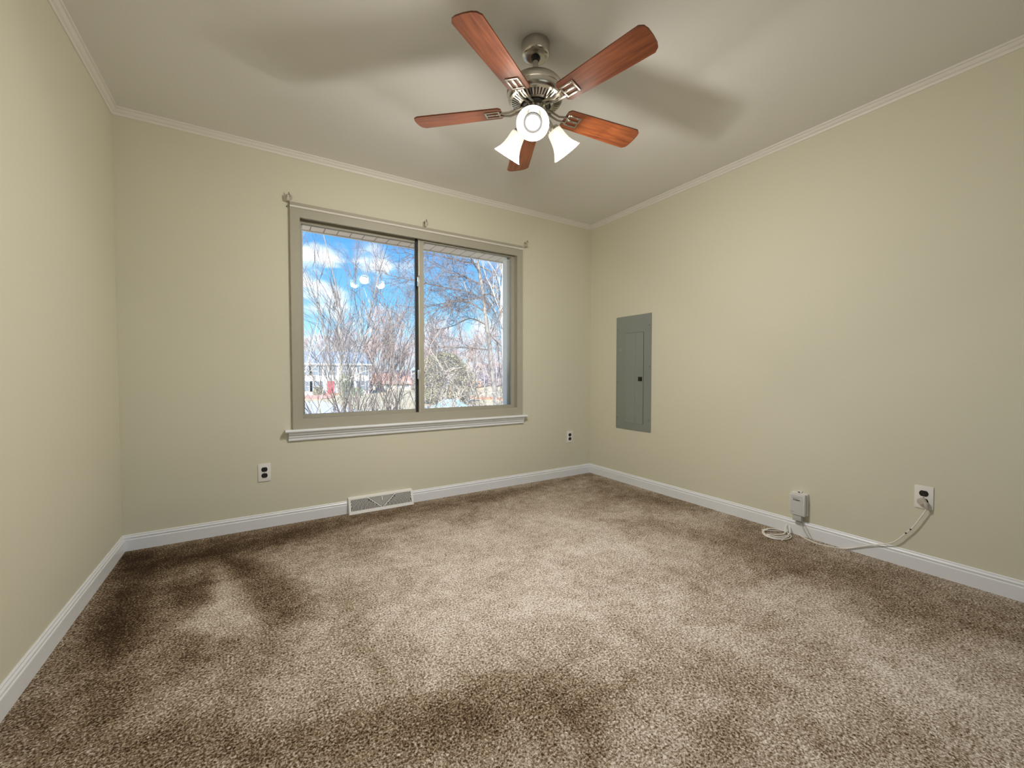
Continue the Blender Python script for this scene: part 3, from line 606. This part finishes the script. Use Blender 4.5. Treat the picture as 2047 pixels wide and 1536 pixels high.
# ------------------------------------------------------------------ outdoors
GZ = -2.7
grass = mat('dry_lawn', (.56, .48, .30), .95, noise=(.35, .18, (.68, .60, .42)))
g = MB(); 
nx = 40; xs_ = [-60 + i * 6 for i in range(nx)]; ys_ = [3.3, 8, 14, 20, 28, 38, 50, 62, 74, 86, 98, 112, 130, 150]
vv_ = [(x, y, GZ) for y in ys_ for x in xs_]
g.add(vv_, [(j * nx + i, j * nx + i + 1, (j + 1) * nx + i + 1, (j + 1) * nx + i) for j in range(len(ys_) - 1) for i in range(nx - 1)])
g.add([(-30, -40, GZ), (40, -40, GZ), (40, 3.3, GZ), (-30, 3.3, GZ)], [(0, 1, 2, 3)])
hl = MB(); hx = [-60 + i * 7 for i in range(36)]
hl.add([(x, y, GZ - .3 + h * (1 + .25 * math.sin(x * .09 + y))) for y, h in ((96, 0), (112, 2.2), (128, 4.6), (145, 6.2)) for x in hx], [(j * 36 + i, j * 36 + i + 1, (j + 1) * 36 + i + 1, (j + 1) * 36 + i) for j in range(3) for i in range(35)])
tag(hl.build('woodland_floor', mat('leaf_litter', (.38, .29, .25), .95, noise=(.6, .3, (.55, .46, .42)))), 'brown leaf-covered rise under the far woods', 'hillside', kind='structure')
tag(g.build('lawn', grass), 'dry pale yellow lawn beyond the window', 'lawn', kind='structure')
pv = mat('pale_concrete', (.66, .65, .62), .9, noise=(.8, .2, (.58, .57, .55)))
def ground_poly(px, z): return [tuple(on(a, b_, 2, z)[:2]) for a, b_ in px]
tag(MB().prism(ground_poly([(560, 806), (640, 803), (690, 812), (745, 832), (700, 850), (560, 850)], GZ), GZ, GZ + .03).build('driveway', pv), 'pale concrete driveway at the lower left of the window view', 'driveway', kind='structure')
tag(MB().prism(ground_poly([(900, 791.5), (1030, 797), (1030, 802), (960, 799), (890, 797)], GZ), GZ, GZ + .10).build('leaf_bed', mat('orange_leaves', (.62, .27, .13), .95, noise=(1.2, .2, (.75, .42, .25)))), 'bed of orange fallen leaves beyond the lawn', 'leaf bed', kind='stuff')
tag(MB().prism(ground_poly([(596, 792), (640, 790), (664, 789), (668, 796), (640, 799), (596, 798)], GZ), GZ, GZ + .08).build('brick_walk', mat('faded_brick', (.62, .30, .24), .95, noise=(2, .2, (.72, .42, .34)))), 'reddish brick walk in front of the white house door', 'walkway', kind='structure')

# soffit of the eave over the window
def soffit():
    t = empty('roof_eave', (1.1, YB + WT, 2.2)); tag(t, 'pinkish white vented vinyl eave over the window outside', 'eave')
    o = Vector(t.location); s = MB(); x = -1.6
    vm = mat('soffit_vinyl', (.80, .68, .64), .6)
    while x < 4.2:
        s.box((x, YB + WT, 2.200), (x + .094, 3.90, 2.206)); s.box((x + .094, YB + WT, 2.203), (x + .106, 3.90, 2.209)); x += .106
    s.v = [tuple(Vector(q) - o) for q in s.v]; s.build('soffit_panel', vm, t)
    gr = MB(); x = -1.6
    while x < 4.2: gr.box((x + .094, YB + WT + .005, 2.2018), (x + .100, 3.895, 2.2028)); x += .106
    gr.v = [tuple(Vector(q) - o) for q in gr.v]; gr.build('panel_groove', mat('groove_brown', (.20, .14, .12), .8), t)
    f = MB(); f.box((-1.6, 3.90, 2.192), (4.2, 3.925, 2.38)); f.v = [tuple(Vector(q) - o) for q in f.v]; f.build('fascia', mat('fascia_white', (.75, .73, .70), .5), t)
    r = MB(); r.prism([(YB + WT - .02, 2.80), (3.96, 2.37), (3.96, 2.39), (YB + WT - .02, 2.85)], -1.6, 4.2, Matrix(((0, 0, 1, 0), (1, 0, 0, 0), (0, 1, 0, 0), (0, 0, 0, 1)))); r.v = [tuple(Vector(q) - o) for q in r.v]; r.build('roof_edge', mat('shingle_grey', (.2, .19, .19), .9), t)
soffit()

# white house -----------------------------------------------------
def bx(name, m, par, o, *boxes):
    b_ = MB()
    for a, c in boxes: b_.box(a, c)
    b_.v = [tuple(Vector(q) - o) for q in b_.v]; return b_.build(name, m, par)
siding = mat('white_siding', (.80, .80, .82), .7); shut = mat('shutter_grey', (.20, .24, .28), .7); hglass = mat('house_glass', (.24, .29, .34), .15); slate = mat('slate_roof', (.27, .32, .40), .9, noise=(.9, .25, (.33, .37, .44)))
def white_house():
    Y = 73.0; t = empty('white_house', (9, Y, GZ)); o = Vector(t.location)
    tag(t, 'white two-storey colonial house with grey shutters and a red front door', 'house')
    ez = 2.45
    bx('wall', siding, t, o, ((1.0, Y, GZ), (16.5, Y + 9, ez)))
    rf = MB(); rf.prism([(Y - .5, ez - .02), (Y + 4.5, 4.55), (Y + 9.5, ez - .02)], .6, 16.9, Matrix(((0, 0, 1, 0), (1, 0, 0, 0), (0, 1, 0, 0), (0, 0, 0, 1)))); rf.v = [tuple(Vector(q) - o) for q in rf.v]; rf.build('roof', slate, t)
    bx('cornice', siding, t, o, ((.6, Y - .5, ez - .18), (16.9, Y, ez - .02)))
    def win(px, row):
        z0, z1 = (.55, 1.95) if row else (-2.0, -.45)
        x = on(px, 745, 1, Y).x; w = .42
        f = bx('window', siding, t, o, ((x - w - .08, Y - .06, z0 - .08), (x + w + .08, Y, z1 + .08)))
        p = bx('pane', hglass, f, o, ((x - w, Y - .08, z0), (x + w, Y - .06, (z0 + z1) / 2 - .04)), ((x - w, Y - .08, (z0 + z1) / 2 + .04), (x + w, Y - .06, z1)))
        for s in (-1, 1): bx('shutter', shut, t, o, ((x + s * (w + .12), Y - .07, z0 - .05), (x + s * (w + .50), Y, z1 + .05)))
    for px in (611, 630, 660.5, 690, 725): win(px, 1)
    for px in (611, 632, 694, 724): win(px, 0)
    xd = on(661, 775, 1, Y).x
    bx('door_surround', mat('surround_grey', (.48, .53, .55), .6), t, o, ((xd - .75, Y - .10, GZ + .3), (xd - .52, Y, -.35)), ((xd + .52, Y - .10, GZ + .3), (xd + .75, Y, -.35)), ((xd - .85, Y - .12, -.42), (xd + .85, Y, -.10)))
    d = bx('front_door', mat('red_door', (.72, .09, .13), .5), t, o, ((xd - .50, Y - .08, GZ + .3), (xd + .50, Y, -.42)))
    bx('doorstep', mat('brick_step', (.50, .24, .18), .9), t, o, ((xd - 1.1, Y - 1.2, GZ), (xd + 1.1, Y, GZ + .3)))
    bx('chimney', mat('house_brick', (.40, .22, .17), .9), t, o, ((2.0, Y + 4, ez), (3.2, Y + 5, 6.0)))
white_house()
def red_house():
    Y = 84.0; x0 = on(762, 770, 1, Y).x; x1 = on(822, 770, 1, Y).x; t = empty('red_roofed_house', ((x0 + x1) / 2, Y, GZ)); o = Vector(t.location)
    tag(t, 'low house with reddish roof and pale walls right of the white house', 'house')
    ez = on(790, 768, 1, Y).z; rz = on(790, 750, 1, Y).z
    bx('wall', mat('cream_siding', (.72, .68, .62), .8), t, o, ((x0, Y, GZ), (x1, Y + 8, ez)))
    rf = MB(); rf.prism([(Y - .5, ez), (Y + 4, rz + .35), (Y + 8.5, ez)], x0 - .4, x1 + .4, Matrix(((0, 0, 1, 0), (1, 0, 0, 0), (0, 1, 0, 0), (0, 0, 0, 1)))); rf.v = [tuple(Vector(q) - o) for q in rf.v]; rf.build('roof', mat('red_shingle', (.50, .27, .22), .9, noise=(1.2, .2, (.60, .40, .34))), t)
    for k in range(3):
        x = x0 + 1.2 + k * 2.0; f = bx('window', siding, t, o, ((x - .5, Y - .06, GZ + .6), (x + .5, Y, GZ + 1.8))); bx('pane', hglass, f, o, ((x - .4, Y - .08, GZ + .7), (x + .4, Y - .06, GZ + 1.7)))
red_house()
def playset():
    c = on(917, 796, 2, GZ); t = empty('wooden_playset', tuple(c)); tag(t, 'orange wooden playset tower at the edge of the far lawn', 'playset')
    wd_ = mat('cedar_wood', (.66, .36, .20), .8)
    for x in (-1.0, 1.0):
        for y in (-.8, .8): MB().box((x - .08, y - .08, 0), (x + .08, y + .08, 2.5)).build('post', wd_, t)
    MB().box((-1.1, -.9, 1.1), (1.1, .9, 1.22)).build('deck', wd_, t)
    MB().box((-1.05, -.86, 1.25), (1.05, -.80, 1.7)).build('side_rail', wd_, t)
    r = MB(); r.prism([(-1.3, 2.3), (0, 3.1), (1.3, 2.3)], -1.0, 1.0, Matrix(((1, 0, 0, 0), (0, 0, 1, 0), (0, 1, 0, 0), (0, 0, 0, 1)))); r.build('roof', mat('playset_roof', (.45, .30, .22), .8), t)
    s = MB(); s.box((1.0, -.05, 2.2), (3.6, .05, 2.35)); s.build('swing_beam', wd_, t)
    MB().tube([(3.5, -.7, 0), (3.5, 0, 2.25), (3.5, .7, 0)], .06, 6).build('frame_leg', wd_, t)
playset()
def car():
    c = on(893, 815, 2, GZ); c = CP + (c - CP) * .78; c.z = GZ
    t = empty('parked_car', tuple(c), (0, 0, math.radians(-25))); tag(t, 'pale blue car parked on the lawn edge, only its roof showing above the window frame', 'car')
    pm = mat('pale_blue_car_paint', (.55, .66, .72), .25); gm = mat('car_glass', (.25, .40, .46), .08)
    My = Matrix(((1, 0, 0, 0), (0, 0, -1, 0), (0, 1, 0, 0), (0, 0, 0, 1)))
    prof = [(-2.1, .35), (-2.15, .62), (-2.0, .80), (-1.1, .92), (1.75, .98), (2.1, .86), (2.15, .40), (2.0, .28), (-1.95, .28)]
    MB().prism(prof, -.86, .86, My).build('body', pm, t)
    MB().prism([(-1.15, .92), (-.45, 1.38), (.1, 1.46), (1.0, 1.42), (1.72, .97)], -.74, .74, My).build('glasshouse', gm, t)
    MB().prism([(-.50, 1.38), (.1, 1.48), (1.02, 1.43), (1.05, 1.40), (.1, 1.44), (-.48, 1.35)], -.72, .72, My).build('roof_panel', pm, t)
    for x in (-1.35, 1.35):
        for y in (-.80, .80): MB().lathe([(.01, -.1), (.33, -.1), (.33, .1), (.01, .1)], 20, Matrix.Translation((x, y, .33)) @ Matrix.Rotation(PI / 2, 4, 'X')).build('wheel', black, t)
car()

# bare trees --------------------------------------------------------
rnd = random.Random(7)
def grow(tr, br, p, d, L, r, lev, R, wig=.16, up=.10, nb=(3, 5), ang=(.35, .75), thin=.004, fall=.64):
    """one stem with side branches; thick part into tr, thin ones into br"""
    segs = 7 if lev > 2 else (5 if lev > 1 else 3)
    pts = [p]; rr = [r]; q = p.copy(); dd = d.normalized()
    for i in range(segs):
        dd = (dd + Vector((R.gauss(0, wig), R.gauss(0, wig), R.gauss(0, wig * .6) + up))).normalized()
        q = q + dd * (L / segs); pts.append(q.copy()); rr.append(max(r * (1 - .72 * (i + 1) / segs), thin * .7))
    (tr if r > .018 else br).tube(pts, rr, 5 if r > .02 else 3, cap=False)
    if lev == 0: return
    for k in range(R.randint(*nb)):
        f = R.uniform(.25, 1.0); i = min(int(f * segs), segs - 1); b0 = pts[i].lerp(pts[i + 1], f * segs - i)
        ax = (pts[i + 1] - pts[i]).normalized(); pr = ax.orthogonal().normalized(); pr.rotate(Matrix.Rotation(R.uniform(0, 2 * PI), 3, ax).to_quaternion())
        a = R.uniform(*ang); nd = ax * math.cos(a) + pr * math.sin(a)
        grow(tr, br, b0, nd, L * fall * R.uniform(.7, 1.15), max(rr[i] * .62, thin), lev - 1, R, wig, up, nb, ang, thin, fall)
def mk_tree(name, base, stems, bark, twig, label, cat='tree', group=None, R=rnd, **kw):
    t = empty(name, tuple(base)); tag(t, label, cat, group)
    tr, br = MB(), MB()
    for off, d, L, r, lev in stems: grow(tr, br, Vector(off), Vector(d), L, r, lev, R, **kw)
    if tr.v: tr.build('trunk', bark, t, True)
    if br.v: br.build('branches', twig, t)
    return t
bark_l = mat('smooth_pale_bark', (.30, .25, .21), .8, noise=(6, .2, (.42, .36, .31)))
twig_l = mat('grey_brown_twig', (.22, .185, .175), .8)
twig_w = mat('pale_twig', (.62, .56, .50), .8)
bark_g = mat('grey_bark', (.30, .28, .27), .85, noise=(5, .2, (.42, .39, .37)))
def toward(base, px, py, t): return dep(px, py, t) - base
# multi-stemmed shrub tree in front of the left pane
DT = 7.2
base = dep(752, 900, DT); base.z = GZ
aim = [(603, 610), (655, 650), (812, 640), (690, 470), (640, 500), (615, 560), (740, 520), (770, 540), (800, 560), (825, 600), (720, 480), (665, 620)]
st = []
for i, (px, py) in enumerate(aim):
    tp = toward(base, px, py, DT + rnd.uniform(-.7, .7)); off = Vector((rnd.uniform(-.18, .18), rnd.uniform(-.15, .15), 0))
    d = tp - off; st.append((off, d, d.length * .98, .017 + rnd.uniform(0, .008), 3))
mk_tree('crape_myrtle', base, st, bark_l, twig_l, 'bare many-stemmed crape myrtle right outside the left window pane', R=random.Random(3), wig=.13, up=.07, nb=(5, 7), ang=(.25, .6), thin=.0030, fall=.38)
base = dep(815, 900, 8.4); base.z = GZ
st = []
for px, py in ((790, 620), (830, 560), (845, 640), (808, 660), (862, 600)):
    tp = toward(base, px, py, 8.4 + rnd.uniform(-.5, .5)); off = Vector((rnd.uniform(-.15, .15), rnd.uniform(-.15, .15), 0)); st.append((off, tp, tp.length, .016, 3))
mk_tree('crape_myrtle', base, st, bark_l, twig_l, 'smaller bare crape myrtle behind the meeting stile of the window', R=random.Random(5), wig=.13, up=.07, nb=(5, 6), ang=(.3, .7), thin=.0034, fall=.36)
base = dep(1002, 900, 9.0); base.z = GZ
st = []
for px, py in ((890, 560), (915, 590), (940, 610), (870, 640), (960, 640), (905, 700)):
    tp = toward(base, px, py, 9 + rnd.uniform(-.5, .5)); off = Vector((rnd.uniform(-.15, .15), rnd.uniform(-.15, .15), 0)); st.append((off, tp, tp.length, .015, 3))
mk_tree('crape_myrtle', base, st, bark_l, twig_l, 'slender bare crape myrtle leaning left across the right window pane', R=random.Random(9), wig=.13, up=.05, nb=(5, 6), ang=(.3, .7), thin=.0036, fall=.36)
base = dep(618, 900, 6.0); base.z = GZ
st = []
for px, py in ((608, 735), (625, 750), (665, 790), (690, 795)):
    tp = toward(base, px, py, 6 + rnd.uniform(-.4, .4)); st.append((Vector((rnd.uniform(-.1, .1), 0, 0)), tp, tp.length, .016, 2))
mk_tree('bare_shrub', base, st, twig_w, twig_w, 'low bare shrub at the lower left corner of the window view', 'shrub', R=random.Random(11), wig=.12, up=.02, nb=(4, 6), thin=.004, fall=.45)
# pale forking shrub low in the right pane
base = dep(835, 900, 10.0); base.z = GZ
st = []
for px, py in ((906, 700), (880, 730), (915, 740), (870, 770), (850, 700), (900, 760), (930, 745)):
    tp = toward(base, px, py, 10 + rnd.uniform(-.6, .6)); st.append((Vector((rnd.uniform(-.2, .2), 0, 0)), tp, tp.length, .016, 3))
mk_tree('bare_shrub', base, st, twig_w, twig_w, 'tangle of sunlit pale branches low in the right window pane', 'shrub', R=random.Random(13), wig=.16, up=.02, nb=(4, 6), ang=(.4, .9), thin=.006, fall=.42)

# tall leaning tree in the right pane, with long limbs
def tall_tree():
    D = 13.0; pts = [(1004, 930), (992, 815), (984, 745), (976, 672), (970, 625), (966, 590), (962, 565), (957, 535), (953, 515), (946, 480), (938, 440), (930, 395)]
    w = [dep(a, b_, D) for a, b_ in pts]; w[0].z = GZ; base = w[0].copy()
    t = empty('tall_bare_tree', tuple(base)); tag(t, 'tall bare tree with a leaning grey trunk in the right window pane', 'tree')
    tr, br = MB(), MB()
    tr.tube(smooth_path([q - base for q in w], 4), [.074 - .045 * i / 44 for i in range(45)], 10)
    R = random.Random(21)
    limbs = [[(967, 601), (940, 585), (905, 578), (870, 571), (838, 563), (800, 556), (770, 548)], [(968, 592), (950, 597), (920, 600), (880, 608), (840, 615), (790, 610)], [(970, 624), (940, 606), (915, 602), (885, 615), (840, 630)],
             [(962, 570), (935, 557), (918, 548), (895, 545), (870, 530), (840, 515), (805, 503)], [(953, 528), (920, 522), (880, 512), (840, 505)], [(973, 622), (990, 600), (1010, 582)], [(972, 650), (940, 637), (905, 652), (870, 660)],
             [(980, 700), (945, 697), (890, 694), (860, 697)], [(965, 590), (985, 588), (1012, 600)], [(962, 560), (985, 575), (1015, 577)], [(955, 530), (985, 545), (1015, 560)], [(968, 600), (990, 625), (1015, 650)], [(975, 665), (1000, 690), (1020, 700)],
             [(985, 770), (950, 775), (915, 768), (890, 772)], [(985, 775), (1005, 770), (1020, 768)], [(958, 545), (930, 500), (900, 480)], [(946, 480), (990, 500), (1020, 520)]]
    for lb in limbs:
        n = len(lb); d0 = R.uniform(-1.6, 1.6); P = [dep(a, b_, D + d0 * i / (n - 1)) - base for i, (a, b_) in enumerate(lb)]
        P = smooth_path(P, 4); m = len(P); rr = [.021 * (1 - .75 * i / m) + .003 for i in range(m)]; br.tube(P, rr, 5)
        for k in range(m * 2):
            i = R.randint(1, m - 2); ax = (P[i + 1] - P[i]).normalized(); pr = ax.orthogonal().normalized(); pr.rotate(Matrix.Rotation(R.uniform(0, 2 * PI), 3, ax).to_quaternion()); a = R.uniform(.5, 1.2)
            grow(br, br, P[i], ax * math.cos(a) + pr * math.sin(a), R.uniform(.35, .9), .008, 2, R, wig=.15, up=.03, nb=(2, 4), ang=(.4, .9), thin=.0042, fall=.6)
    tr.build('trunk', bark_g, t, True); br.build('branches', twig_l, t)
tall_tree()
def edge_tree():
    D = 11.0; pts = [(1016, 930), (1011, 820), (1008, 700), (1005, 640), (1004, 600), (1007, 560), (1006, 525), (1008, 470), (1012, 400)]
    w = [dep(a, b_, D) for a, b_ in pts]; w[0].z = GZ; base = w[0].copy()
    t = empty('pale_bare_tree', tuple(base)); tag(t, 'pale sunlit tree trunk at the right edge of the window view', 'tree')
    tr, br = MB(), MB(); tr.tube(smooth_path([q - base for q in w], 4), [.075 - .04 * i / 33 for i in range(33)], 10)
    R = random.Random(33)
    for k in range(9):
        P = w[2 + k % 6] - base; grow(tr, br, P, Vector((R.uniform(-1, 1), R.uniform(-.6, .6), R.uniform(.2, 1))), R.uniform(1.2, 2.4), .018, 3, R, wig=.15, up=.04, nb=(3, 5), thin=.004, fall=.55)
    tr.build('trunk', mat('white_bark', (.74, .70, .66), .8), t, True); br.build('branches', twig_w, t)
edge_tree()

# dense olive evergreen behind, right pane
def leafy(name, base, rad, hh, nleaf, lm, label, cat, seed, size=.12):
    R = random.Random(seed); t = empty(name, tuple(base)); tag(t, label, cat)
    f = MB()
    for k in range(nleaf):
        u = R.uniform(0, 2 * PI); z = R.uniform(.02, 1); prof = math.sin(PI * min(1, z * .78 + .20)) ** .6
        r_ = rad * prof * (.55 + .45 * R.random() ** .5) * (1 + .14 * math.sin(u * 5 + z * 9))
        c = Vector((r_ * math.cos(u), r_ * math.sin(u), z * hh)); s = size * R.uniform(.6, 1.4)
        a = Vector((R.gauss(0, 1), R.gauss(0, 1), R.gauss(0, 1))).normalized(); b_ = a.orthogonal().normalized() * .5
        f.add([c - a * s, c + b_ * s, c + a * s, c - b_ * s], [(0, 1, 2, 3)])
    f.build('foliage', lm, t); MB().tube([(0, 0, 0), (.05, 0, hh * .5), (0, 0, hh * .85)], [rad * .05, rad * .035, rad * .01], 8).build('trunk', bark_g, t)
    return t
olive = mat('olive_leaves', (.30, .30, .20), .8, noise=(.8, .25, (.48, .45, .34)))
green = mat('green_leaves', (.25, .33, .16), .8, noise=(1.5, .25, (.36, .42, .25)))
bz = on(888, 806, 2, GZ); leafy('evergreen_tree', bz, 3.6, 6.1, 13000, olive, 'round dense olive evergreen behind the parked car', 'tree', 1, .11)
bz = on(688, 790.5, 2, GZ); leafy('green_bush', bz, 1.0, 3.4, 900, green, 'upright green bush beside the red door of the white house', 'shrub', 2, .16)
bz = on(714, 791, 2, GZ); leafy('green_bush', bz, 1.0, 1.3, 500, green, 'low rounded green bush under the right windows of the white house', 'shrub', 4, .14)
bz = on(637, 791, 2, GZ); leafy('green_bush', bz, .9, 1.4, 450, olive, 'low olive bush left of the red door of the white house', 'shrub', 6, .14)

# tree line
barkf = mat('hazed_bark', (.50, .44, .42), .9); twigf = mat('hazed_twig', (.56, .46, .44), .9)  # distant trees lightened, haze put into the bark and twig colours
protos = []
for s in range(4):
    R = random.Random(50 + s)
    protos.append(mk_tree('woodland_tree', (0, 0, GZ), [((0, 0, 0), (R.uniform(-.05, .05), 0, 1), 10.8, .17, 4)], barkf, twigf, 'bare reddish-grey tree in the woods behind the houses', 'tree', 'bare trees in the woods behind the houses', R=R, wig=.07, up=.05, nb=(5, 7), ang=(.3, .7), thin=.017, fall=.47))
R = random.Random(99); first = [True] * 4; idx = 0
for (pa, pb, Y0, n, sc) in ((575, 860, 88, 12, 1.0), (590, 1040, 102, 16, 1.05), (855, 1030, 90, 8, .82), (590, 1035, 120, 22, .88), (590, 1035, 108, 20, .55)):
    for k in range(n):
        px = pa + (pb - pa) * (k + R.uniform(.1, .9)) / n; Yk = Y0 + R.uniform(-4, 5); q = on(px, 760, 1, Yk); j = idx % 4; idx += 1
        o = protos[j] if first[j] else copy_tree(protos[j]); first[j] = False
        sk = sc * R.uniform(.78, 1.12) * (.80 if px < 650 else 1); o.location = (q.x, Yk, GZ + max(0, (Yk - 98) * .12)); o.rotation_euler = (0, 0, R.uniform(0, 6.28)); o.scale = (sk, sk, sk)
